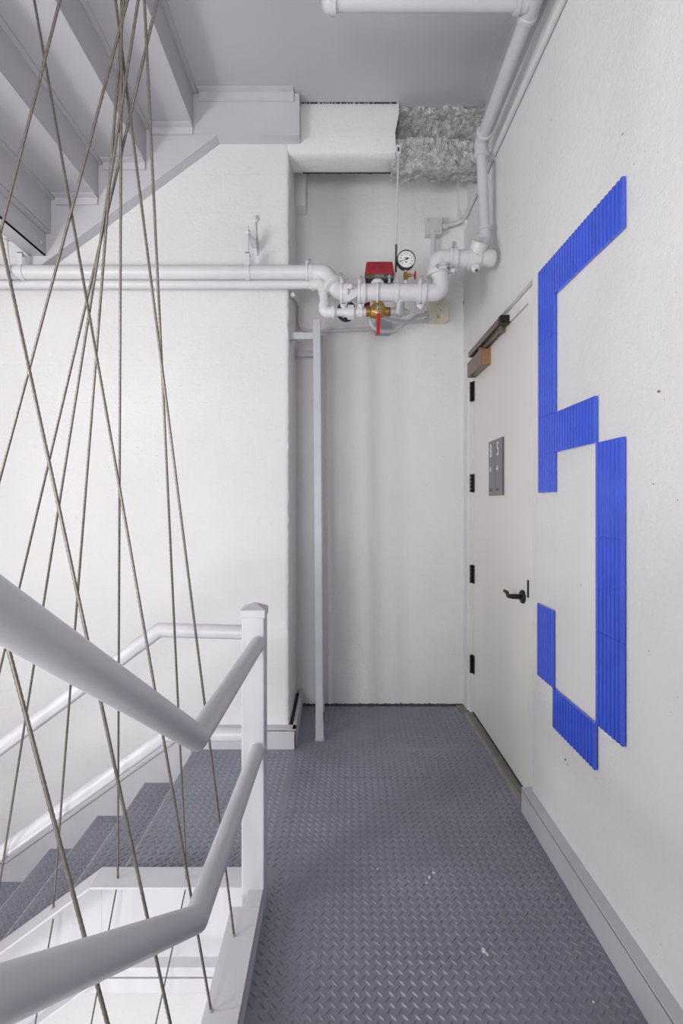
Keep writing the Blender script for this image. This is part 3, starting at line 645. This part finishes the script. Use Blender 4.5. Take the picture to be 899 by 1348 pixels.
# flow switch
fs_ = thing('flow_switch', P(498, 372, ZP), 'red metal box of the water flow switch mounted on top of the thick pipe', 'flow switch')
c = P(498.5, 350, ZP); sx = 38*ZP/F/2
b = MB(); zt_, zb_ = P(0, 341.5, ZP-0.05).z, P(0, 358.5, ZP-0.06).z
for (x_, y_, z_) in (): pass
tp = [(c.x-sx*0.88, ZP-0.040, zt_-0.004), (c.x+sx*0.90, ZP-0.040, zt_-0.004), (c.x+sx*0.90, ZP+0.045, zt_), (c.x-sx*0.88, ZP+0.045, zt_)]
bt_ = [(c.x-sx, ZP-0.052, zb_), (c.x+sx*1.02, ZP-0.052, zb_), (c.x+sx*1.02, ZP+0.055, zb_), (c.x-sx, ZP+0.055, zb_)]
b.add(bt_+tp, [(0, 3, 2, 1), (4, 5, 6, 7), (0, 1, 5, 4), (1, 2, 6, 5), (2, 3, 7, 6), (3, 0, 4, 7)])
b.build('cover', 'red', fs_, smooth=0, bevel=0.007, seg=3)
MB().box(c.x-sx*1.0, c.x+sx*1.02, ZP-0.052, ZP+0.055, zb_-0.004, zb_+0.003).build('cover_rim', 'red', fs_, smooth=0)
MB().box(c.x-sx*0.97, c.x+sx*0.98, ZP-0.046, ZP+0.052, zb_-0.022, zb_-0.003).build('base_tray', 'threaded', fs_, smooth=0)
MB().box(c.x-sx*0.35, c.x+sx*0.30, ZP-0.050, ZP-0.044, zb_-0.020, zb_-0.004).build('front_plate', 'chrome', fs_, smooth=0)
st_ = P(496.5, 363, ZP); MB().cyl((st_.x, ZP-0.02, zb_), (st_.x, ZP-0.02, zb_-0.035), 0.022, 20).build('stem', 'chrome', fs_)
zc_ = P(0, 370, ZP-0.03).z
MB().lathe((st_.x, ZP-0.02, zc_-0.012), (0, 0, 1), [(0, 0.032), (0.010, 0.032), (0.020, 0.024), (0.028, 0.022)], 24).build('saddle', 'pipe', fs_)
cz = P(0, 385, ZP).z
ub = [Vector((st_.x, ZP+math.sin(math.radians(a))*(RM+0.005), cz+math.cos(math.radians(a))*(RM+0.005))) for a in range(-175, 5, 8)]
MB().sweep(ub, 0.0055, 10).build('u_bolt', 'pipe', fs_)
MB().cyl(P(512.5, 357, ZP-0.04), P(512.5, 373, ZP-0.04), 0.007, 12).lathe(P(512.5, 366, ZP-0.04), (0, 0, 1), [(0, 0.012), (0.008, 0.012)], 6).build('conduit_connector', 'galv', fs_)

# pressure gauge with its cock
pg = thing('pressure_gauge', P(534, 372, ZP), 'round white dial pressure gauge on brass cock with small red hand wheel', 'gauge')
gc = P(534.5, 342, ZP-0.02); fwd = Vector((0, -1, 0))
MB().lathe(gc+Vector((0, 0.030, 0)), fwd, [(0, 0.038), (0.004, 0.0435), (0.030, 0.0440), (0.036, 0.0455), (0.040, 0.0450), (0.0402, 0.0425), (0.034, 0.0418)], 40).build('gauge_case', 'ink', pg)
dial = MB().lathe(gc+Vector((0, -0.002, 0)), fwd, [(0, 0.0416), (0.003, 0.0416)], 40).build('dial', 'dial', pg, smooth=0)
tk = MB()
for k in range(28):
    a = math.radians(-135+270*k/27); major = k % 3 == 0; r0, r1 = (0.0325 if major else 0.0350), 0.0375
    u = Vector((math.sin(a), 0, math.cos(a))); v = Vector((math.cos(a), 0, -math.sin(a)))
    tk.obox(gc+u*(r0+r1)/2+Vector((0, -0.0055, 0)), u*(r1-r0)/2, v*0.0005, (0, 0.0006, 0))
    if major:
        tk.obox(gc+u*0.0270+Vector((0, -0.0055, 0)), (0.0022, 0, 0), (0, 0, 0.0018), (0, 0.0006, 0))
tk.obox(gc+Vector((0, -0.0055, 0.0075)), (0.009, 0, 0), (0, 0, 0.0014), (0, 0.0006, 0))
tk.obox(gc+Vector((0, -0.0055, -0.013)), (0.005, 0, 0), (0, 0, 0.0022), (0, 0.0006, 0))
tk.build('dial_marks', 'ink', dial, smooth=0)
a = math.radians(-112); u = Vector((math.sin(a), 0, math.cos(a))); v = Vector((math.cos(a), 0, -math.sin(a)))
MB().obox(gc+u*0.011+Vector((0, -0.007, 0)), u*0.023, v*0.0010, (0, 0.0006, 0)).obox(gc-u*0.007+Vector((0, -0.007, 0)), u*0.006, v*0.0028, (0, 0.0006, 0)).lathe(gc+Vector((0, -0.006, 0)), fwd, [(0, 0.004), (0.002, 0.003)], 12).build('needle', 'ink', dial, smooth=0)
MB().cyl(P(534, 353, ZP), P(534, 358, ZP), 0.007, 14).build('nipple', 'pipe', pg); MB().cyl(P(534, 369, ZP), P(534, 374, ZP), 0.009, 14).build('nipple', 'pipe', pg)
MB().lathe(P(534, 369.5, ZP), (0, 0, 1), [(0, 0.010), (0.010, 0.0095), (0.012, 0.011), (0.030, 0.011), (0.032, 0.0095), (0.042, 0.010)], 12).cyl(P(534, 362.5, ZP), P(545, 362.5, ZP-0.01), 0.0045, 12).lathe(P(537.5, 362.5, ZP), (1, 0, 0), [(0, 0.009), (0.008, 0.009), (0.012, 0.006)], 10).build('cock_body', 'brass', pg)
hw = P(546.5, 362.5, ZP-0.01); ring = [hw+Vector((0, math.cos(t_*math.pi/10)*0.016, math.sin(t_*math.pi/10)*0.018)) for t_ in range(21)]
MB().sweep(ring, 0.0035, 8, cap=False).obox(hw, (0.002, 0, 0), (0, 0.015, 0), (0, 0, 0.003)).obox(hw, (0.002, 0, 0), (0, 0.003, 0), (0, 0, 0.016)).build('hand_wheel', 'redlever', pg, smooth=60)

# small pipe: run along the wall, drop and drain connection
ds_ = thing('drain_pipe', P(440, 410, 2.6), 'thinner white pipe running under the thick one, dropping down to a union and ball valve', 'pipe')
s0 = P(416, 374.5, ZL+0.03); Zs = 2.60
MB().cyl(Vector((-2.6, s0.y, s0.z)), s0, RS, 24).build('straight_pipe', 'pipe', ds_)
pts = [s0, P(425.5, 374, Zs+0.03), P(427, 411, Zs), P(447, 411, Zs)]
MB().sweep(fillet([pts[0]-Vector((0.02, 0, 0)), pts[1], pts[1]+(pts[2]-pts[1])*0.35], 0.035), RS+0.005, 22).build('elbow', 'pipe', ds_, smooth=60)
MB().cyl(pts[1]+(pts[2]-pts[1])*0.3, pts[1]+(pts[2]-pts[1])*0.9, RS-0.001, 22).build('straight_pipe', 'pipe', ds_)
MB().sweep(fillet([pts[1]+(pts[2]-pts[1])*0.72, pts[2], pts[2]+Vector((0.055, 0, 0))], 0.03), RS+0.005, 22).build('elbow', 'pipe', ds_, smooth=60)
for a, d in ((s0-Vector((0.024, 0, 0)), Vector((1, 0, 0))), (P(437, 411, Zs), Vector((1, 0, 0)))):
    MB().lathe(a, d, [(0, RS+0.004), (0.002, RS+0.009), (0.012, RS+0.009), (0.014, RS+0.004)], 22).build('elbow_collar', 'pipe', ds_)
MB().cyl(P(437, 411, Zs), P(484, 411, Zs), RS-0.003, 22).build('straight_pipe', 'pipe', ds_)
MB().lathe(P(453, 411, Zs), (1, 0, 0), [(0, 0.024), (0.018, 0.026), (0.0185, 0.038), (0.048, 0.038), (0.0485, 0.026), (0.066, 0.025)], 8).build('union', 'pipe', ds_, smooth=20)
MB().lathe(P(469, 411, Zs), (1, 0, 0), [(0, 0.022), (0.001, 0.026), (0.03, 0.026), (0.031, 0.021)], 20).build('coupling', 'pipe', ds_)

bv = thing('ball_valve', P(497, 411, Zs), 'brass ball valve with red lever hanging down, at the end of the thin pipe', 'valve')
vc = P(497, 409.5, Zs)
MB().lathe(P(481.5, 410.5, Zs), (1, 0, 0), [(0, 0.024), (0.020, 0.024), (0.024, 0.029), (0.036, 0.032), (0.050, 0.036), (0.064, 0.036), (0.078, 0.032), (0.088, 0.030), (0.092, 0.024), (0.112, 0.023)], 16).build('valve_body', 'brass', bv, smooth=30)
MB().lathe(vc+Vector((0, -0.020, 0.004)), (0, -1, 0), [(0, 0.030), (0.014, 0.034), (0.020, 0.034), (0.024, 0.026)], 24).build('bonnet', 'brass', bv)
for a in (30, 150, 210, 330):
    MB().lathe(vc+Vector((math.cos(math.radians(a))*0.025, -0.042, 0.004+math.sin(math.radians(a))*0.025)), (0, -1, 0), [(0, 0.004), (0.003, 0.004)], 8).build('screw', 'threaded', bv)
MB().lathe(vc+Vector((0, -0.044, 0.004)), (0, -1, 0), [(0, 0.010), (0.008, 0.010), (0.012, 0.006)], 14).build('stem_nut', 'chrome', bv)
la, lb_ = P(498.5, 411, Zs-0.06), P(497.5, 440, Zs-0.075)
MB().obox((la+lb_)/2-Vector((0, 0, 0.004)), (0.0085, 0, 0), (0, 0.004, 0), (lb_-la)/2*0.96).build('lever', 'redlever', bv, bevel=0.003)
MB().obox(la+Vector((0, 0.004, 0.004)), (0.006, 0, 0), (0, 0.002, 0), (0, 0, 0.014)).build('lever_shank', 'chrome', bv)

ft = thing('drain_tee_fitting', P(522, 410, Zs), 'unpainted grey galvanized tee fitting between the ball valve and the thick pipe', 'fitting')
MB().cyl(P(511, 410.5, Zs), P(527, 411, Zs), 0.021, 20).lathe(P(523, 411, Zs), (1, 0, 0), [(0, 0.026), (0.020, 0.026), (0.028, 0.018), (0.044, 0.017)], 20).cyl(P(525.5, 413, Zs), P(526, 397, ZP+0.02), 0.024, 20).build('tee_body', 'galv', ft, smooth=50)
MB().lathe(P(511, 410.5, Zs), (1, 0, 0), [(0, 0.022), (0.010, 0.022), (0.011, 0.019), (0.02, 0.019)], 16).build('threaded_nipple', 'threaded', ft)
MB().lathe(P(526, 399.5, ZP+0.02), (0, 0, 1), [(0, 0.029), (0.004, 0.030), (0.018, 0.030), (0.024, 0.026)], 22).build('outlet_boss', 'pipe', ft)
MB().lathe(P(534, 411, Zs), (1, 0, 0), [(0, 0.014), (0.010, 0.014), (0.0105, 0.008), (0.020, 0.008)], 6).build('plug', 'galv', ft, smooth=20)

wh = thing('valve_hand_wheel', P(457, 410, 2.78), 'black hand wheel half hidden behind the thin pipe union', 'hand wheel')
wc = P(456, 410, 2.74); tilt = Matrix.Rotation(math.radians(14), 3, 'Y')
ring = [wc+tilt@Vector((math.cos(t_*math.pi/14)*0.044, 0.012*math.sin(t_*math.pi/14), math.sin(t_*math.pi/14)*0.052)) for t_ in range(29)]
MB().sweep(ring, 0.0085, 10, cap=False).build('rim', 'blackplastic', wh, smooth=60)
for a in (20, 140, 260):
    MB().cyl(wc, wc+Vector((math.cos(math.radians(a))*0.042, 0, math.sin(math.radians(a))*0.050)), 0.006, 8).build('spoke', 'blackplastic', wh)
MB().lathe(wc+Vector((0, 0.02, 0)), (0, -1, 0), [(0, 0.014), (0.03, 0.013)], 14).build('hub', 'blackplastic', wh)
MB().cyl(P(457, 410, 2.76), P(461, 388, 2.60), 0.012, 12).build('valve_stem', 'threaded', wh)
MB().obox(P(480, 402, 2.70), (0.028, 0, 0.006), (0, 0.01, 0), (0, 0, 0.010)).build('red_indicator_flag', 'red', wh, bevel=0.003)

# ------------------------------------------------------------------ electrical boxes and conduits
def hexbox(name, x0, x1, y0, y1, Z0, label, mat, cat='junction box', screws=()):
    a, c = P(x0, y0, Z0), P(x1, y1, Z0)
    t = thing(name, ((a.x+c.x)/2, ZB-0.005, c.z), label, cat)
    MB().box(a.x+0.003, c.x-0.003, Z0+0.006, ZB+0.002, c.z+0.003, a.z-0.003).build('box_body', mat, t, smooth=0, bevel=0.002)
    MB().box(a.x, c.x, Z0, Z0+0.006, c.z, a.z).build('cover', mat, t, smooth=0, bevel=0.0015)
    for (sx_, sy_) in screws:
        s_ = P(sx_, sy_, Z0); MB().lathe(s_+Vector((0, 0.001, 0)), (0, -1, 0), [(0, 0.0035), (0.002, 0.003)], 10).build('screw', 'threaded', t)
    return t
hexbox('junction_box', 560.5, 582, 286.5, 308, 3.225, 'small grey painted junction box high on the alcove wall below the broken concrete', 'pipe', screws=((564, 290), (578, 305)))
al = hexbox('alarm_box', 564, 590.5, 396, 422, 3.215, 'cream metal electrical box with faded red print, lower right of the pipes', 'cream', 'electrical box', screws=((576.5, 401), (580, 408.5), (576.5, 418)))
MB().obox(P(576.5, 413.5, 3.2145), (0.012, 0, 0), (0, 0.0008, 0), (0, 0, 0.0015)).obox(P(577, 417, 3.2145), (0.009, 0, 0), (0, 0.0008, 0), (0, 0, 0.006)).build('faded_print', 'pinkstain', al, smooth=0)
hexbox('outlet_box', 494, 515, 418, 438, 3.215, 'bare galvanized box on the alcove wall behind the red lever', 'greybox', screws=((511, 422),))
hexbox('blank_plate', 569, 583, 387, 400, 3.27, 'blank white cover plate on the wall behind the cream box', 'pipe', 'cover plate')
# long conduit on right wall, round the corner, to the junction box
cz_ = EYE+1.762; cr = 0.0135
c1 = thing('electrical_conduit', (XW-0.02, 2.2, cz_), 'thin white conduit along the top of the right wall, turning to the junction box', 'conduit')
MB().sweep(fillet([(XW-cr-0.001, 0.9, cz_), (XW-cr-0.001, ZB-0.05, cz_), (P(584, 297, 3.24).x, ZB-0.045, P(0, 297, 3.24).z)], 0.16, 10), cr, 16).build('tube', 'pipe', c1, smooth=60)
MB().lathe((P(582, 0, 3.24).x, ZB-0.045, P(0, 297, 3.24).z), (1, 0, 0), [(0, 0.020), (0.018, 0.020), (0.02, 0.017), (0.035, 0.017)], 14).build('connector', 'pipe', c1)
for y in (1.5, 2.62):
    MB().box(XW-0.031, XW, y, y+0.022, cz_-0.017, cz_+0.017).box(XW-0.004, XW, y, y+0.022, cz_-0.040, cz_+0.017).build('strap', 'pipe', c1, bevel=0.003)
c2 = thing('electrical_conduit', P(570, 320, 3.24), 'short vertical conduit hanging down from the junction box behind the thick elbow', 'conduit')
MB().cyl(P(570.5, 306, 3.24), P(569.5, 400, 3.24), 0.0135, 16).lathe(P(570.5, 313, 3.24), (0, 0, 1), [(0, 0.017), (0.022, 0.017), (0.024, 0.022), (0.036, 0.022)], 14).build('tube', 'pipe', c2)
c3 = thing('electrical_conduit', P(440, 434, 3.26), 'white conduit bending down the alcove corner and across the wall to the galvanized box', 'conduit')
MB().sweep(fillet([(-0.238, 2.80, P(0, 388, 2.80).z), (-0.238, 3.0, P(0, 392, 3.0).z), (-0.236, 3.255, P(0, 400, 3.25).z), P(393, 437, 3.262), P(494, 433, 3.262)], 0.10, 8), 0.012, 14).build('tube', 'pipe', c3, smooth=60)
# flexible corrugated conduits
def flex(pts, label):
    pts = fillet(pts, 0.12, 10); dense = []
    for a, c in zip(pts, pts[1:]):
        k = max(1, int((c-a).length/0.0022)); dense += [a+(c-a)*t_/k for t_ in range(k)]
    dense.append(pts[-1]); t = thing('flexible_conduit', pts[0], label, 'conduit')
    MB().sweep(dense, 0.0092, 12, radii=[0.0092+0.0022*math.sin(i*1.25) for i in range(len(dense))]).build('ribbed_sleeve', 'pipe', t, smooth=60)
    MB().lathe(pts[-1]-Vector((0.03, 0, 0)), (1, 0, 0), [(0, 0.012), (0.012, 0.013), (0.03, 0.013)], 10).build('connector', 'galv', t)
flex([P(486, 414, 2.70), P(489, 428, 2.76), P(500, 436, 2.85), P(519, 436, 2.93), P(537, 424, 3.02), P(549, 416, 3.12), P(565, 412.5, 3.24)], 'sagging ribbed white conduit, the lower of two looping to the cream box')
flex([P(503, 417, 2.74), P(520, 423, 2.84), P(543, 424, 3.0), P(565, 421.5, 3.24)], 'nearly level ribbed white conduit, the upper of two running to the cream box')

# ------------------------------------------------------------------ pipe hangers
def strap(parent, x, y, z, r, ztop):
    w_ = 0.012; n = 20; b = MB(); ins, outs = [], []
    for k in range(n+1):
        a = math.radians(140+260*k/n); ins.append((y+math.cos(a)*(r+0.001), z+math.sin(a)*(r+0.001))); outs.append((y+math.cos(a)*(r+0.004), z+math.sin(a)*(r+0.004)))
    poly = outs+ins[::-1]; b.prism(poly, 'x', x-w_, x+w_)
    b.box(x-w_, x+w_, y-r*0.80, y-r*0.80+0.004, z+r*0.5, ztop); b.box(x-w_, x+w_, y+r*0.55, y+r*0.55+0.004, z+r*0.5, ztop); b.box(x-w_, x+w_, y-r*0.80, y+r*0.6, ztop-0.004, ztop)
    return b.build('strap', 'pipe', parent, smooth=30)
zl = e0.z
def hanger(x, ztop, zarm, label, kind):
    px = (x-VX)*ZL/F
    h = thing('pipe_hanger', (px, ZL, zarm), label, 'pipe hanger', 'pipe hangers on the stair wall')
    strap(h, px, ZL, zl, RL, zl+RL+0.055)
    MB().cyl((px, ZL-0.004, zl+RL+0.045), (px, ZL-0.004, ztop), 0.005, 10).build('rod', 'galv' if kind == 0 else 'pipe', h)
    MB().lathe((px, ZL-0.004, zarm-0.008), (0, 0, 1), [(0, 0.012), (0.008, 0.016), (0.020, 0.014), (0.024, 0.006)], 6).build('nut', 'pipe', h, smooth=20)
    b = MB(); b.obox((px+0.018, (ZL+ZC)/2, zarm-0.016), (0.018, 0.004, 0), (0.004, (ZC-ZL)/2, -0.012), (0, 0, 0.003)); b.prism([(ZL, zarm-0.006), (ZC, zarm-0.010), (ZC, zarm-0.070)], 'x', px+0.030, px+0.034)
    b.build('bracket_arm', 'pipe', h)
    return h, px
h, px = hanger(326.5, P(0, 297, ZL).z, P(0, 307, ZL).z, 'pipe hanger with strap and rod, right of the cables below the sloping stringer', 1)
wp = P(336, 288, ZC-0.006); wq = P(337, 320, ZC-0.006)
MB().cyl(wp, wq, 0.005, 10).lathe(wp+Vector((0, 0.006, 0)), (0, -1, 0), [(0, 0.018), (0.008, 0.018), (0.014, 0.010), (0.020, 0.009)], 16).build('wall_anchor', 'pipe', h)
hanger(30, P(0, 318, ZL).z, P(0, 326, ZL).z, 'pipe hanger with broad strap under the landing beam, left edge of the photo', 1)
px = P(10, 0, ZL).x
h2 = thing('pipe_hanger', (px, ZL, P(0, 310, ZL).z), 'pipe hanger of a bare thin rod with hook, the leftmost at the photo edge', 'pipe hanger', 'pipe hangers on the stair wall')
MB().cyl(P(9, 316, ZL-0.03), P(13.5, 366, ZL-0.045), 0.0042, 10).build('rod', 'pipe', h2)
MB().obox(P(11, 312, ZL-0.03), (0.016, 0, 0), (0, 0.02, 0), (0, 0, 0.014)).obox(P(20, 314, (ZL+ZC)/2), (0.035, 0, -0.006), (0, (ZC-ZL)/2, 0), (0, 0, 0.004)).build('beam_clamp', 'pipe', h2, bevel=0.002)
MB().lathe(P(13.5, 371, ZL-0.045), (0, 0, 1), [(0, 0.006), (0.006, 0.012), (0.014, 0.010), (0.018, 0.005)], 6).build('nut', 'threaded', h2)
# hanger of the thick pipe
h3 = thing('pipe_hanger', P(522, 195, 2.79), 'long thin rod hanger dropping from an anchor in the broken beam to the thick pipe', 'pipe hanger')
ra, rbm, rc = P(524, 205, 2.785), P(521.5, 322, ZP), P(521, 358, ZP)
ra = Vector((P(523, 0, ZP).x, ZP, 3.0)); ra = P(524.5, 203, ZP+0.19)
MB().cyl(ra, rbm, 0.0048, 10).build('rod', 'pipe', h3)
MB().cyl(rbm, rc, 0.0058, 10).build('threaded_end', 'threaded', h3)
MB().obox(P(524.5, 198, ZP+0.19), (0.012, 0, 0), (0, 0.012, 0), (0, 0, 0.024)).build('beam_anchor', 'pipe', h3, bevel=0.002)
MB().obox(P(524.5, 196.5, ZP+0.177), (0.005, 0, 0), (0, 0.001, 0), (0, 0, 0.010)).build('anchor_slot', 'dark', h3)
bnd = [Vector((P(521, 0, ZP).x, ZP+math.cos(math.radians(a))*(RM+0.003), cz+math.sin(math.radians(a))*(RM+0.003))) for a in range(0, 361, 12)]
b = MB(); o_ = []; i_ = []
x_ = P(521, 0, ZP).x
for k in range(31):
    a = math.radians(12*k); o_.append((ZP+math.cos(a)*(RM+0.0045), cz+math.sin(a)*(RM+0.0045))); i_.append((ZP+math.cos(a)*(RM+0.0005), cz+math.sin(a)*(RM+0.0005)))
for k in range(30): b.prism([o_[k], o_[k+1], i_[k+1], i_[k]], 'x', x_-0.011, x_+0.011)
b.box(x_-0.011, x_+0.011, ZP-0.005, ZP-0.001, cz+RM, P(0, 359, ZP).z); b.box(x_-0.011, x_+0.011, ZP+0.001, ZP+0.005, cz+RM, P(0, 359, ZP).z)
b.build('band_clamp', 'pipe', h3, smooth=30)

# ------------------------------------------------------------------ square steel frame standing in the alcove
sf = thing('strut_frame', (-0.1, 2.8, 0), 'tall thin pale grey square steel frame standing in the alcove, braced to the column', 'steel frame')
def post(pt, pb, w_): 
    ax = (pt-pb)/2; MB().obox((pt+pb)/2, (w_/2, 0, 0), (0, w_/2, 0), ax).build('upright', 'strut', sf, bevel=0.0015)
post(Vector((-0.108, 2.82, EYE+0.996)), Vector((-0.092, 2.82, 0.01)), 0.040)
post(Vector((-0.104, 3.17, EYE+1.02)), Vector((-0.094, 3.17, 0.01)), 0.040)
za = P(0, 443, 2.82).z; MB().box(-0.246, -0.124, 2.805, 2.835, za-0.018, za+0.018).build('wall_arm', 'strut', sf, bevel=0.001)
zb2 = P(0, 466, 3.17).z; MB().box(-0.246, -0.120, 3.155, 3.185, zb2-0.018, zb2+0.018).build('wall_arm', 'strut', sf, bevel=0.001)
MB().box(-0.254, -0.246, 2.795, 2.845, za-0.026, za+0.026).box(-0.254, -0.246, 3.145, 3.195, zb2-0.026, zb2+0.026).build('wall_plate', 'strut', sf)
MB().box(-0.116, -0.068, 2.796, 2.844, 0.0, 0.010).box(-0.1135, -0.0705, 2.7985, 2.8415, 0.010, 0.09).build('foot_bracket', 'strut', sf, bevel=0.001)

# lower ground far below, seen only as bounce
b = MB(); b.box(-2.95, 1.05, -2.2, 3.5, -3.6, -3.5); struct(b.build('floor_below', 'floor', smooth=0))
